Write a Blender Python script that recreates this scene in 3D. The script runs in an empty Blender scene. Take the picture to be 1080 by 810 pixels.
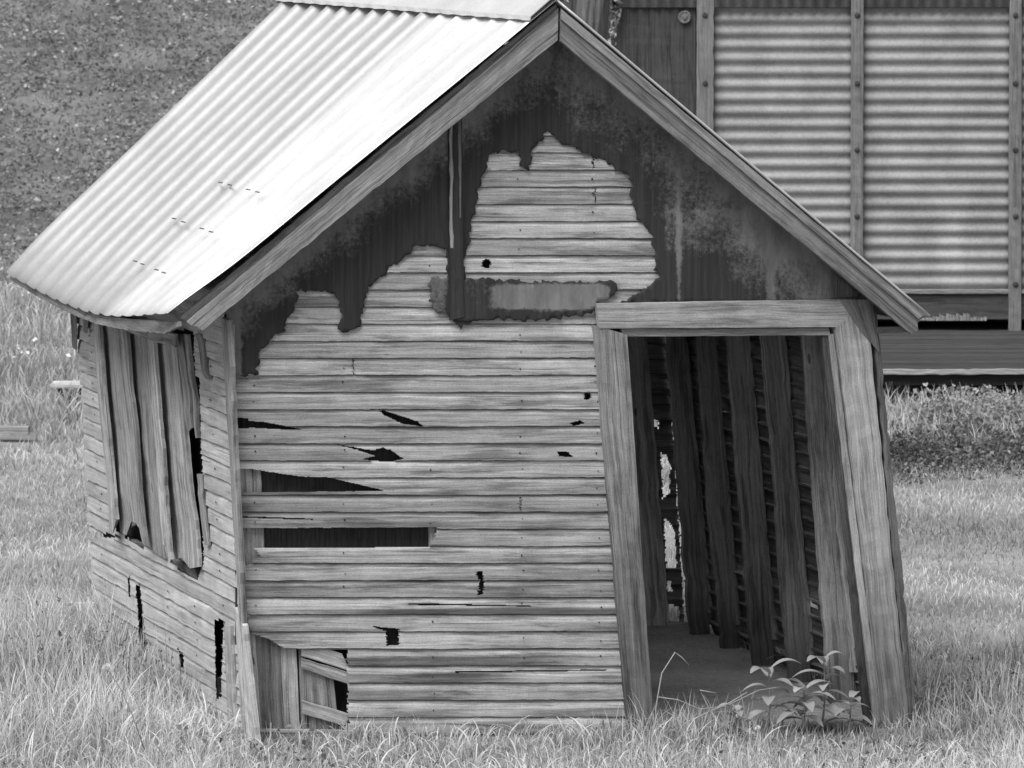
import bpy, bmesh, math, random
import numpy as np
from mathutils import Vector, Matrix, geometry
random.seed(7); rng = np.random.default_rng(11)
R = math.radians
scene = bpy.context.scene
COL = scene.collection

# ------------------------------------------------------------------ survey frame (where things stand)
CAM = np.array([0.0, -27.5, 4.73]); PITCH = R(5.95); FPX = 5500.0
FWD = np.array([0, math.cos(PITCH), -math.sin(PITCH)]); UPV = np.array([0, math.sin(PITCH), math.cos(PITCH)])
YAW = R(17.95)
D = np.array([-math.sin(YAW), math.cos(YAW), 0.0])          # depth direction of the shed
U = np.array([math.cos(YAW), math.sin(YAW), -0.035]); U /= np.linalg.norm(U)
Z = np.array([0, 0, 1.0])
def ray(px, py):
    return np.array([1.0, 0, 0]) * (px - 540) / FPX + FWD + UPV * (405 - py) / FPX
def hit(px, py, P0, n):
    r = ray(px, py); return CAM + r * (np.dot(P0 - CAM, n) / np.dot(r, n))
def F(px, py, o=0.0):                                         # on the front wall, o metres outwards
    return hit(px, py, -D * o, D)
def proj(P):
    q = np.asarray(P) - CAM
    w = q @ FWD
    return 540 + FPX * q[..., 0] / w, 405 - FPX * (q @ UPV) / w
def unit(v): return v / np.linalg.norm(v)
EL0, EL1 = F(239, 335), F(263, 775)                           # leaning left corner
ER0, ER1 = F(916, 318), F(951, 778)                           # leaning right corner
NL = unit(np.cross(EL1 - EL0, D));  NL = NL if NL[0] < 0 else -NL
NR = unit(np.cross(ER1 - ER0, D));  NR = NR if NR[0] > 0 else -NR
def L(px, py, o=0.0): return hit(px, py, EL0 + NL * o, NL)
def G(px, py, z=0.0): return hit(px, py, np.array([0, 0, z]), Z)   # on the level ground
def Y(px, py, y): return hit(px, py, np.array([0, y, 0.0]), np.array([0, 1.0, 0]))

def terrain(x, y):
    x = np.asarray(x, float); y = np.asarray(y, float)
    z = -0.03 * np.clip(x, -6, 6) * np.exp(-((y) / 6.0) ** 2)
    z = z + 0.03 * np.sin(x * 1.3 + y * .7) * np.cos(y * .9 - x * .4) * (1 - np.exp(-((y) / 4) ** 2))
    z = z - .11 * np.clip((.308 * x - .951 * y + .1) / .7, 0, 1) * (y < 3)
    h = np.clip(y - 28.5 + 0.12 * x, 0, None)
    z = z + 0.27 * h * (h / (h + 2.5)) + 0.05 * np.sin(x * 2.1) * np.sin(y * 1.7) * np.clip(h / 3, 0, 1)
    return z

# ------------------------------------------------------------------ materials
class NT:
    def __init__(s, m): s.t = m.node_tree; s.n = s.t.nodes; s.l = s.t.links
    def new(s, ty, **k):
        n = s.n.new(ty)
        for a, b in k.items(): setattr(n, a, b)
        return n
    def link(s, a, b): s.l.new(a, b)
    def val(s, x, sock):
        if isinstance(x, (int, float)): sock.default_value = x
        else: s.link(x, sock)
    def math(s, op, a, b=0.0, clamp=False):
        n = s.new('ShaderNodeMath', operation=op, use_clamp=clamp); s.val(a, n.inputs[0]); s.val(b, n.inputs[1]); return n.outputs[0]
    def noise(s, vec, scale=1.0, detail=4, rough=.55, dist=0.0):
        n = s.new('ShaderNodeTexNoise'); n.inputs['Scale'].default_value = scale; n.inputs['Detail'].default_value = detail
        n.inputs['Roughness'].default_value = rough; n.inputs['Distortion'].default_value = dist
        s.link(vec, n.inputs['Vector']); return n.outputs['Fac']
    def map(s, vec, sc, loc=(0, 0, 0)):
        n = s.new('ShaderNodeMapping'); n.inputs['Scale'].default_value = sc; n.inputs['Location'].default_value = loc
        s.link(vec, n.inputs['Vector']); return n.outputs[0]
    def rng(s, v, a, b, c=0.0, d=1.0, smooth=True):
        n = s.new('ShaderNodeMapRange'); n.interpolation_type = 'SMOOTHSTEP' if smooth else 'LINEAR'
        s.val(v, n.inputs[0])
        for i, x in enumerate((a, b, c, d)): n.inputs[i + 1].default_value = x
        return n.outputs[0]
    def attr(s, name):
        n = s.new('ShaderNodeAttribute', attribute_name=name); return n.outputs['Fac']
    def gray(s, v):
        n = s.new('ShaderNodeCombineColor'); [s.link(v, n.inputs[i]) for i in range(3)]; return n.outputs[0]
def base_mat(name, rough=.85, spec=.2, metal=0.0):
    m = bpy.data.materials.new(name); m.use_nodes = True
    b = m.node_tree.nodes['Principled BSDF']; b.inputs['Roughness'].default_value = rough
    b.inputs['Specular IOR Level'].default_value = spec; b.inputs['Metallic'].default_value = metal
    return m, NT(m), b
def bump(N, b, h, strength, dist):
    n = N.new('ShaderNodeBump'); n.inputs['Strength'].default_value = strength; n.inputs['Distance'].default_value = dist
    N.link(h, n.inputs['Height']); N.link(n.outputs[0], b.inputs['Normal'])

def wood(name, dark, light, stain=.5, crack=.5, rough=.85, knots=1.0):
    m, N, b = base_mat(name, rough)
    uv = N.new('ShaderNodeUVMap', uv_map='UVMap').outputs[0]
    wob = N.noise(N.map(uv, (1.1, 4, 1)), 1, 2)
    off = N.new('ShaderNodeCombineXYZ'); N.link(N.math('MULTIPLY', N.math('SUBTRACT', wob, .5), .045), off.inputs[1])
    add = N.new('ShaderNodeVectorMath', operation='ADD'); N.link(uv, add.inputs[0]); N.link(off.outputs[0], add.inputs[1])
    w = add.outputs[0]
    grain = N.noise(N.map(w, (.9, 55, 1)), 1, 8, .74, .0)
    fine = N.noise(N.map(w, (3.2, 330, 1)), 1, 5, .8)
    blot = N.noise(N.map(w, (1.0, 10, 1), (5, 3, 0)), 1, 5, .62, .8)
    patch = N.noise(N.map(w, (1.5, 16, 1), (9, 1, 0)), 1, 7, .7, .2); bleach = N.noise(N.map(w, (1.8, 26, 1), (19, 4, 0)), 1, 5, .7, 0)
    v = N.math('ADD', N.math('MULTIPLY', N.rng(grain, .3, .7, 0, 1, False), .46), N.math('MULTIPLY', N.rng(fine, .3, .7, 0, 1, False), .38))
    v = N.math('ADD', v, N.math('MULTIPLY', N.rng(blot, .3, .7, 0, 1, False), .22))
    v = N.rng(v, .22, .82, dark, light, False)
    st = N.math('MULTIPLY', N.rng(patch, .49, .62, 1.0, 1.0 - stain), N.rng(bleach, .55, .68, 1.0, 1.3))
    v = N.math('MULTIPLY', v, st)
    cr = N.noise(N.map(w, (.8, 95, 1), (2, 7, 0)), 1, 3, .6)
    v = N.math('MULTIPLY', v, N.rng(cr, .605, .65, 1.0, 1.0 - crack))
    vo = N.new('ShaderNodeTexVoronoi'); vo.inputs['Scale'].default_value = 1.0; N.link(N.map(uv, (1.5, 4.2, 1), (.3, .7, 0)), vo.inputs['Vector'])
    core = N.rng(vo.outputs['Distance'], .035, .06, 1.0 - .65 * knots, 1.0); ring = N.math('ADD', 1.0, N.math('MULTIPLY', N.math('SUBTRACT', N.rng(vo.outputs['Distance'], .05, .12, 1, 0), 0), .25 * knots))
    v = N.math('MULTIPLY', N.math('MULTIPLY', v, core), ring)
    tco = N.new('ShaderNodeTexCoord').outputs['Object']
    g1 = N.noise(N.map(uv, (90, 210, 1)), 1, 3, .8); g2 = N.noise(tco, 9, 5, .7)
    v = N.math('MULTIPLY', v, N.math('MULTIPLY', N.rng(g1, .3, .7, .72, 1.26, False), N.rng(g2, .3, .7, .86, 1.12, False)))
    v = N.math('MULTIPLY', v, N.attr('tone'))
    N.link(N.gray(v), b.inputs['Base Color'])
    hgt = N.math('ADD', N.math('MULTIPLY', grain, .6), N.math('ADD', N.math('MULTIPLY', fine, .3), N.rng(cr, .66, .74, .5, 0)))
    bump(N, b, hgt, .6, .006)
    return m
M = {}
M['siding'] = wood('weathered_siding', .15, .66, .45, .42, knots=.6)
M['siding_side'] = wood('weathered_side_siding', .26, .54, .22, .4, knots=.5)
M['frame'] = wood('weathered_frame', .10, .52, .45, .65)
M['pale'] = wood('pale_board', .16, .68, .4, .6)
M['dark'] = wood('dark_board', .05, .17, .5, .6)
M['stud'] = wood('stud_wood', .14, .46, .5, .5)
M['barn'] = wood('barn_batten', .12, .27, .3, .4)
M['barndark'] = wood('barn_dark_plank', .05, .12, .4, .4)

def mk_paper():
    m, N, b = base_mat('tar_paper', .8, .15)
    tc = N.new('ShaderNodeTexCoord').outputs['Object']
    n1 = N.noise(tc, 3.2, 8, .68, .3); n2 = N.noise(tc, 45, 5, .75)
    st = N.noise(N.map(tc, (45, 45, 1.2)), 1, 4, .6)
    k = N.math('ADD', N.math('ADD', N.attr('worn'), N.math('MULTIPLY', N.math('SUBTRACT', n1, .5), 1.5)), N.math('MULTIPLY', N.math('SUBTRACT', n2, .5), 1.1))
    k = N.rng(k, .38, .95, 0, 1)
    basev = N.math('ADD', .036, N.math('MULTIPLY', N.rng(st, .35, .75, 0, 1), .022))
    n3 = N.noise(N.map(tc, (1, 1, .35)), 11, 6, .7)
    v = N.math('ADD', basev, N.math('MULTIPLY', N.math('MULTIPLY', k, N.rng(n3, .3, .7, .55, 1.4, False)), .15))
    N.link(N.gray(v), b.inputs['Base Color'])
    bump(N, b, N.math('ADD', N.math('MULTIPLY', n2, .5), N.math('ADD', st, n1)), .4, .006)
    return m
M['paper'] = mk_paper()
def simple(name, v, rough=.8, spec=.2, metal=0, amt=.3, sc=20, b_=.2, stretch=(1, 1, 1)):
    m, N, b = base_mat(name, rough, spec, metal)
    tc = N.map(N.new('ShaderNodeTexCoord').outputs['Object'], stretch)
    n = N.noise(tc, sc, 6, .65)
    N.link(N.gray(N.rng(n, .25, .75, v * (1 - amt), v * (1 + amt), False)), b.inputs['Base Color'])
    bump(N, b, n, b_, .004); return m
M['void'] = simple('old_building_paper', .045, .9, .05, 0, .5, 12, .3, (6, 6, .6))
M['nail'] = simple('rusty_nail', .04)
def mk_roof(name, lo, hi, metal, rough, tiltx=False):
    m, N, b = base_mat(name, rough, .5, metal)
    tc = N.new('ShaderNodeTexCoord').outputs['Object']
    n = N.noise(tc, 2.5, 6, .6); sp = N.noise(tc, 60, 3, .7); vo = N.new('ShaderNodeTexVoronoi'); vo.inputs['Scale'].default_value = 38; N.link(tc, vo.inputs['Vector'])
    spang = N.math('MULTIPLY', vo.outputs['Distance'], 0.25)
    v = N.math('ADD', N.rng(n, .3, .7, lo, hi), N.math('MULTIPLY', N.math('SUBTRACT', sp, .5), .12))
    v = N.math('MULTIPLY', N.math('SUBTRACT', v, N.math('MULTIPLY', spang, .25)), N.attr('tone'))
    N.link(N.gray(v), b.inputs['Base Color'])
    bump(N, b, N.math('ADD', n, N.math('MULTIPLY', sp, .2)), .15, .01); return m
M['roof'] = mk_roof('galvanised_roof', .60, .72, .30, .36)
M['cladding'] = mk_roof('galvanised_cladding', .25, .34, .1, .6)
def mk_cladstreak():
    m = M['cladding']; N = NT(m); b = m.node_tree.nodes['Principled BSDF']
    return m
def mk_plant(name, lo, hi, transl=.25, rough=.6):
    m = bpy.data.materials.new(name); m.use_nodes = True; N = NT(m); b = m.node_tree.nodes['Principled BSDF']
    b.inputs['Roughness'].default_value = rough; b.inputs['Specular IOR Level'].default_value = .3
    v = N.rng(N.attr('tone'), 0, 1, lo, hi, False); c = N.gray(v); N.link(c, b.inputs['Base Color'])
    tr = N.new('ShaderNodeBsdfTranslucent'); N.link(c, tr.inputs[0])
    mx = N.new('ShaderNodeMixShader'); mx.inputs[0].default_value = transl
    N.link(b.outputs[0], mx.inputs[1]); N.link(tr.outputs[0], mx.inputs[2])
    out = [n for n in N.n if n.type == 'OUTPUT_MATERIAL'][0]; N.link(mx.outputs[0], out.inputs[0]); return m
M['grass'] = mk_plant('grass_blades', .14, .90, .4)
M['weed'] = mk_plant('weed_leaves', .06, .42, .3)
M['hill'] = mk_plant('hillside_leaves', .12, .60, .3)
M['flower'] = mk_plant('pale_flowers', .7, .85, .3)
M['leaf'] = mk_plant('broad_leaf', .16, .42, .2, .45)
def mk_ground():
    m, N, b = base_mat('meadow_soil', .95, .1)
    tc = N.new('ShaderNodeTexCoord').outputs['Object']
    n = N.noise(tc, 1.1, 6, .6); n2 = N.noise(tc, 24, 5, .7); 
    sep = N.new('ShaderNodeSeparateXYZ'); N.link(tc, sep.inputs[0])
    far = N.rng(sep.outputs[1], 27, 32, 1.0, .62)
    v = N.math('MULTIPLY', N.math('ADD', N.rng(n, .3, .7, .20, .36), N.math('MULTIPLY', N.math('SUBTRACT', n2, .5), .22)), far)
    N.link(N.gray(v), b.inputs['Base Color']); bump(N, b, n2, .8, .05); return m
M['ground'] = mk_ground()

# ------------------------------------------------------------------ object helpers
def tag(o, label=None, cat=None, group=None, kind=None):
    for k, v in (('label', label), ('category', cat), ('group', group), ('kind', kind)):
        if v: o[k] = v
    return o
def empty(name, loc, label, cat, group=None):
    o = bpy.data.objects.new(name, None); COL.objects.link(o); o.location = Vector(loc); o.empty_display_size = .2
    return tag(o, label, cat, group)
class MB:
    def __init__(s): s.v = []; s.f = []; s.uv = []; s.tone = []; s.mi = []; s.extra = None
    def quadface(s, idx, uv, mi=0): s.f.append(tuple(idx)); s.uv.extend(uv); s.mi.append(mi)
    def addv(s, pts, tone=1.0):
        b = len(s.v); s.v.extend([tuple(p) for p in pts])
        s.tone.extend([tone] * len(pts) if isinstance(tone, (int, float)) else list(tone)); return b
    def loft(s, rings, tone=1.0, closed=True, caps=True, mi=0):
        n = len(rings[0]); ou, ov = random.random() * 40, random.random() * 40
        b = s.addv([p for r in rings for p in r], tone)
        cu = [0.0]
        for i in range(1, len(rings)): cu.append(cu[-1] + float(np.linalg.norm(np.mean(rings[i], 0) - np.mean(rings[i - 1], 0))))
        m = n if closed else n - 1
        cv = [0.0]
        for j in range(m): cv.append(cv[-1] + float(np.linalg.norm(np.asarray(rings[0][(j + 1) % n]) - np.asarray(rings[0][j]))))
        for i in range(len(rings) - 1):
            for j in range(m):
                k = (j + 1) % n
                s.quadface((b + i * n + j, b + i * n + k, b + (i + 1) * n + k, b + (i + 1) * n + j),
                           [(ou + cu[i], ov + cv[j]), (ou + cu[i], ov + cv[j + 1]), (ou + cu[i + 1], ov + cv[j + 1]), (ou + cu[i + 1], ov + cv[j])], mi)
        if caps and closed:
            for i, rev in ((0, True), (len(rings) - 1, False)):
                ids = [b + i * n + j for j in range(n)]
                if rev: ids = ids[::-1]
                s.quadface(ids, [(ou + random.random() * .02, ov + .02 * q) for q in range(n)], mi)
    def grid(s, P, keep=None, tone=1.0, mi=0, du=None, dv=None):       # P (rows, cols, 3)
        r, c, _ = P.shape; ou, ov = random.random() * 40, random.random() * 40
        b = s.addv(P.reshape(-1, 3), tone if isinstance(tone, (int, float)) else tone.reshape(-1))
        lu = float(np.linalg.norm(P[0, -1] - P[0, 0])); lv = float(np.linalg.norm(P[-1, 0] - P[0, 0]))
        for i in range(r - 1):
            for j in range(c - 1):
                if keep is not None and not keep[i, j]: continue
                u0, u1 = ou + lu * j / (c - 1), ou + lu * (j + 1) / (c - 1); v0, v1 = ov + lv * i / (r - 1), ov + lv * (i + 1) / (r - 1)
                s.quadface((b + i * c + j, b + i * c + j + 1, b + (i + 1) * c + j + 1, b + (i + 1) * c + j), [(u0, v0), (u1, v0), (u1, v1), (u0, v1)], mi)
    def build(s, name, mats, parent=None, smooth=False, solid=0.0, bevel=0.0):
        me = bpy.data.meshes.new(name); me.from_pydata(s.v, [], s.f)
        uvl = me.uv_layers.new(name='UVMap'); uvl.data.foreach_set('uv', np.array(s.uv, np.float32).ravel())
        a = me.attributes.new('tone', 'FLOAT', 'POINT'); a.data.foreach_set('value', np.array(s.tone, np.float32))
        if not isinstance(mats, (list, tuple)): mats = [mats]
        for m in mats: me.materials.append(m)
        me.polygons.foreach_set('material_index', np.array(s.mi, np.int32))
        bm = bmesh.new(); bm.from_mesh(me)
        loose = [v for v in bm.verts if not v.link_faces]
        if loose: bmesh.ops.delete(bm, geom=loose, context='VERTS')
        bmesh.ops.recalc_face_normals(bm, faces=bm.faces); bm.to_mesh(me); bm.free()
        if smooth: me.polygons.foreach_set('use_smooth', np.ones(len(me.polygons), bool))
        o = bpy.data.objects.new(name, me); COL.objects.link(o)
        if parent is not None:
            o.parent = parent
            if parent.type == 'EMPTY': o.matrix_parent_inverse = Matrix.Translation(-parent.location)
        if solid:
            md = o.modifiers.new('thickness', 'SOLIDIFY'); md.thickness = solid; md.offset = 0
        if bevel:
            md = o.modifiers.new('edge', 'BEVEL'); md.width = bevel; md.segments = 2; md.limit_method = 'ANGLE'
        return o
def smoothrand(n, amp, freq=3):
    x = np.linspace(0, 1, n); y = np.zeros(n)
    for k in range(1, 7): y += rng.normal() / k ** .8 * np.sin(x * freq * k * 2.2 + rng.uniform(0, 6.3))
    return y * amp
def board(mb, A0, A1, B0, B1, nrm, th, seg=None, rag=.0025, tone=1.0, endrag=.0, bend=0.0, mi=0, foot=1.0, footat=.75):
    """plank with edges A (A0->A1) and B (B0->B1), front face here, body th behind along -nrm"""
    A0, A1, B0, B1 = map(np.asarray, (A0, A1, B0, B1)); ln = np.linalg.norm(A1 - A0)
    n = seg or max(3, int(ln / .05)); ra = smoothrand(n + 1, rag * .28, 2) + smoothrand(n + 1, rag * .3, 23) + rng.normal(0, rag * .18, n + 1); rb = smoothrand(n + 1, rag * .28, 2) + smoothrand(n + 1, rag * .3, 29) + rng.normal(0, rag * .18, n + 1); w = unit(B0 - A0)
    bd = smoothrand(n + 1, bend, 1.2); rings = []
    ea, eb, em = rng.uniform(-endrag, endrag, 3); ld = unit(A1 - A0)
    for i in range(n + 1):
        t = i / n; a = A0 + (A1 - A0) * t + w * ra[i] + nrm * bd[i]; b = B0 + (B1 - B0) * t + w * rb[i] + nrm * bd[i]
        if i == n: a = a + ld * ea; b = b + ld * eb
        m1 = a * .66 + b * .34 + nrm * .0015 * rng.normal(); m2 = a * .34 + b * .66 + nrm * .0015 * rng.normal()
        if i == n: m1 = m1 + ld * em; m2 = m2 - ld * em
        e = w * .003
        rings.append([a - nrm * .003, a + e, m1, m2, b - e, b - nrm * .003, b - nrm * th, a - nrm * th])
    if foot != 1.0:
        tt_ = np.linspace(0, 1, n + 1); f_ = 1 + (foot - 1) * np.clip((tt_ - footat) / (1 - footat) * 1.6 + smoothrand(n + 1, .08, 6), 0, 1)
        tone = np.repeat(tone * f_, 8)
    mb.loft(rings, tone, mi=mi)
def pxboard(name, quad, plane, o, th, nrm, mat, parent, **k):
    """quad = px corners: A-start, B-start, B-end, A-end"""
    P = [plane(x, y, o) for x, y in quad]; mb = MB(); board(mb, P[0], P[3], P[1], P[2], nrm, th, **k)
    return mb.build(name, mat, parent)
def inpoly(px, py, poly):
    c = np.zeros(px.shape, bool); n = len(poly)
    for i in range(n):
        x0, y0 = poly[i]; x1, y1 = poly[(i + 1) % n]
        if y0 == y1: continue
        m = ((y0 > py) != (y1 > py)) & (px < (x1 - x0) * (py - y0) / (y1 - y0) + x0); c ^= m
    return c
def siding(mb, rows, n, keepf=None, holes=(), nv0=10, hi=0, lowband=None, du=.012, cove=.010, tonef=None, wob=1.0, splinter=2.0, sag=None):
    """rows: list of (TL, TR, BL, BR); n: outward normal; holes: pixel outlines of broken or missing wood"""
    prof_v = None
    for ri, (TL, TR, BL, BR) in enumerate(rows):
        nv = nv0
        if hi:
            cx0, cy0 = proj(TL); cx1, cy1 = proj(BL)
            if any(min(q[1] for q in h) < cy1 and max(q[1] for q in h) > cy0 and max(q[1] for q in h) - min(q[1] for q in h) < 60 for h in holes): nv = hi
        prof_v = np.concatenate([[0, .035], np.linspace(.08, 1, nv - 2), [1.0]])
        ln = np.linalg.norm(TR - TL); c = max(4, int(ln / du)); s = np.linspace(0, 1, c + 1)
        v = prof_v[:, None]; ss = s[None, :]
        P = ((TL[None, None] * (1 - ss[..., None]) + TR[None, None] * ss[..., None]) * (1 - v[..., None]) +
             (BL[None, None] * (1 - ss[..., None]) + BR[None, None] * ss[..., None]) * v[..., None])
        off = cove * (.25 + .75 * np.clip((v - .08) / .22, 0, 1)) + .007 * v - .007 * (v < .05)
        off[-1] = -.008
        off = off + 0 * ss + smoothrand(c + 1, .0016 * wob, 6)[None, :] + smoothrand(c + 1, .0022 * wob, 2)[None, :] * v
        P = P + n * off[..., None]
        dn = unit(BL - TL)
        edge = smoothrand(c + 1, .0013 * wob, 9) + np.repeat(rng.normal(0, .0009 * wob, (c + 9) // 5), 5)[:c + 1]
        P = P + dn * (edge[None, :] * (v ** 4))[..., None]
        P = P - dn * (.0016 * (v ** 6) * np.ones_like(ss))[..., None]
        P[-1] = P[-1] + dn * .007
        if sag is not None: P = P + sag(P)
        Cc = (P[:-1, :-1] + P[1:, 1:]) / 2; px, py = proj(Cc)
        jit = rng.normal(0, splinter, (nv, 1)) + rng.normal(0, .15, (nv, c))
        keep = np.ones((nv, c), bool)
        if keepf is not None: keep &= keepf(px + jit * .8, py, ri)
        for h in holes: keep &= ~inpoly(px + jit, py, h)
        t = 1.0 if tonef is None else tonef(ri)
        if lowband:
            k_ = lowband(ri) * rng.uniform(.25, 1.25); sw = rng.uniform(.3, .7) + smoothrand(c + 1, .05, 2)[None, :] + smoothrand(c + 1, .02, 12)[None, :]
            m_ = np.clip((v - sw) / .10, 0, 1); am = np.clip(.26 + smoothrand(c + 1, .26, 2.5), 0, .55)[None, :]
            t = t * (1 - k_ * m_ * am) * (1 + .10 * k_ * (1 - m_))  # darker lower part of each board: dirt, plus shading put into the tone
        mb.grid(P, keep, t)

# ------------------------------------------------------------------ THE SHED
shed = empty('shed', F(540, 772), 'small leaning clapboard shed with bright metal roof, torn tar paper gable and open doorway', 'shed')

# front wall
row_y = [35 + 18.02 * k for k in range(42)]
rows = []
for k in range(len(row_y) - 1):
    a, b = row_y[k], row_y[k + 1]
    rows.append((F(200, a), F(900, a - .6), F(200, b), F(900, b - .6)))
def keep_front(px, py, ri):
    left = 243 + (py - 398) * .062 + rng.uniform(-1, 2.5)
    k = (px > left) & (py < 788)
    k &= py > 52 + np.abs(px - 590) * .835
    k &= ~inpoly(px, py, [(640, 335), (889, 335), (950, 830), (673, 830)])
    k &= px < 905
    return k
holes_front = [
    [(508 + 5.2 * math.cos(a) + 5, 278 + 5.2 * math.sin(a)) for a in np.linspace(0, 6.28, 12)[:-1]],
    [(619 + 4.2 * math.cos(a), 418 + 4 * math.sin(a)) for a in np.linspace(0, 6.28, 10)[:-1]],
    [(400, 431), (415, 436), (442, 445), (446, 450), (425, 447), (405, 438)],
    [(352, 468), (393, 475), (404, 472), (413, 475), (426, 484), (412, 487), (392, 486), (382, 484), (396, 481), (375, 474)],
    [(244, 503), (268, 502), (345, 503), (375, 510), (408, 518), (244, 519)],
    [(250, 557), (461, 556), (459, 566), (452, 577), (268, 578), (276, 588), (250, 584)],
    [(587, 476), (598, 476), (605, 482), (598, 482), (590, 481)],
    [(390, 660), (408, 662), (421, 663), (421, 680), (408, 681), (407, 666)],
    [(501, 603), (508, 602), (511, 614), (509, 627), (503, 628), (506, 614)],
    [(262, 444), (280, 445), (318, 453), (300, 453), (262, 451)],
    [(240, 494), (262, 494), (300, 500), (330, 504), (240, 504)],
    [(240, 440), (262, 441), (262, 452), (240, 452)],
    [(246, 578), (272, 580), (264, 596), (248, 594)],
    [(600, 447), (612, 443), (618, 446), (606, 449)],
    [(625, 160), (626.6, 160), (626.6, 178), (625, 178)], [(627, 197), (628.4, 197), (628.4, 214), (627, 214)], [(372, 379), (373.4, 379), (373.4, 396), (372, 396)], [(548, 524), (549.4, 524), (549.4, 539), (548, 539)],
    [(430, 636), (560, 638.5), (560, 639.6), (430, 638)], [(480, 708), (640, 706), (640, 707.3), (480, 709.5)], [(250, 544), (330, 547), (330, 548.2), (250, 546)],
    [(200, 655), (258, 657), (266, 668), (284, 674), (300, 684), (366, 686), (368, 820), (200, 820)]]
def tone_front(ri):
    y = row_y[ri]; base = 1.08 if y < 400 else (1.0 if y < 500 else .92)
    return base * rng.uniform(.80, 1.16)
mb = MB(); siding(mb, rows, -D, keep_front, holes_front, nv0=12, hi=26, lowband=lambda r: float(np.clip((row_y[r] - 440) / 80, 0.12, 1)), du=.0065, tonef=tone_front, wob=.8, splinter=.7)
for xs, xe in ((266, 268), (358, 364), (450, 456), (545, 551), (622, 634)):      # nail heads down the stud lines
    for k in range(5, 41):
        y = row_y[k] + 9 + rng.uniform(-3, 3); x = xs + (xe - xs) * k / 40 + rng.uniform(-1.5, 1.5)
        if y < 60 + abs(x - 590) * .83 or y > 650 and x < 370 or any(inpoly(np.array([x]), np.array([y]), h)[0] for h in holes_front): continue
        if random.random() < .35: continue
        c = F(x, y) - D * .0185; r = rng.uniform(.0035, .006)
        ids = mb.addv([c + r * (unit(U) * math.cos(a) + Z * math.sin(a)) for a in np.linspace(0, 6.283, 8)[:-1]], 1.0)
        mb.quadface([ids + i for i in range(7)], [(0, 0)] * 7, 1)
front = mb.build('front_wall', [M['siding'], M['nail']], shed, solid=.0)
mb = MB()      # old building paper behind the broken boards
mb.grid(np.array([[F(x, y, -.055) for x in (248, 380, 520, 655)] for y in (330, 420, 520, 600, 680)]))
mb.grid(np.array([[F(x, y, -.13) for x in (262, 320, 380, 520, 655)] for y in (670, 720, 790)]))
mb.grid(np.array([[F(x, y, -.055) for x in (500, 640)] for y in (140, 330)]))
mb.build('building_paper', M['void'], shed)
pxboard('stud', [(250, 490), (275, 490), (283, 652), (256, 652)], F, -.02, .04, -D, M['frame'], shed, tone=1.0)
pxboard('stud', [(452, 545), (462, 545), (464, 590), (454, 590)], F, -.02, .03, -D, M['pale'], shed)
# foot boards showing through the broken corner
foot = [([(256, 645), (268, 648), (277, 785), (262, 785)], 'pale', 1.05), ([(264, 662), (296, 674), (302, 790), (272, 790)], 'frame', .62),
        ([(296, 676), (312, 676), (318, 790), (301, 790)], 'pale', .95), ([(315, 680), (322, 680), (325, 790), (319, 790)], 'frame', .8)]
for q, m, t in foot: pxboard('foot_board', q, F, -.035 + random.uniform(-.008, .008), .025, -D, M[m], shed, tone=t, endrag=.01)
for q, t in (([(318, 675), (364, 691), (364, 706), (318, 692)], 1.05), ([(318, 694), (365, 708), (365, 721), (318, 705)], .9), ([(318, 738), (366, 752), (366, 766), (319, 753)], .85)):
    P = [F(x, y, .0) for x, y in q]; mb = MB(); board(mb, P[0], P[1], P[3], P[2], -D, .016, tone=t, rag=.004, endrag=.02)
    mb.build('loose_board', M['siding'], shed)
pxboard('foot_board', [(322, 706), (352, 716), (360, 790), (328, 790)], F, -.03, .02, -D, M['frame'], shed, tone=.9)

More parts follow.
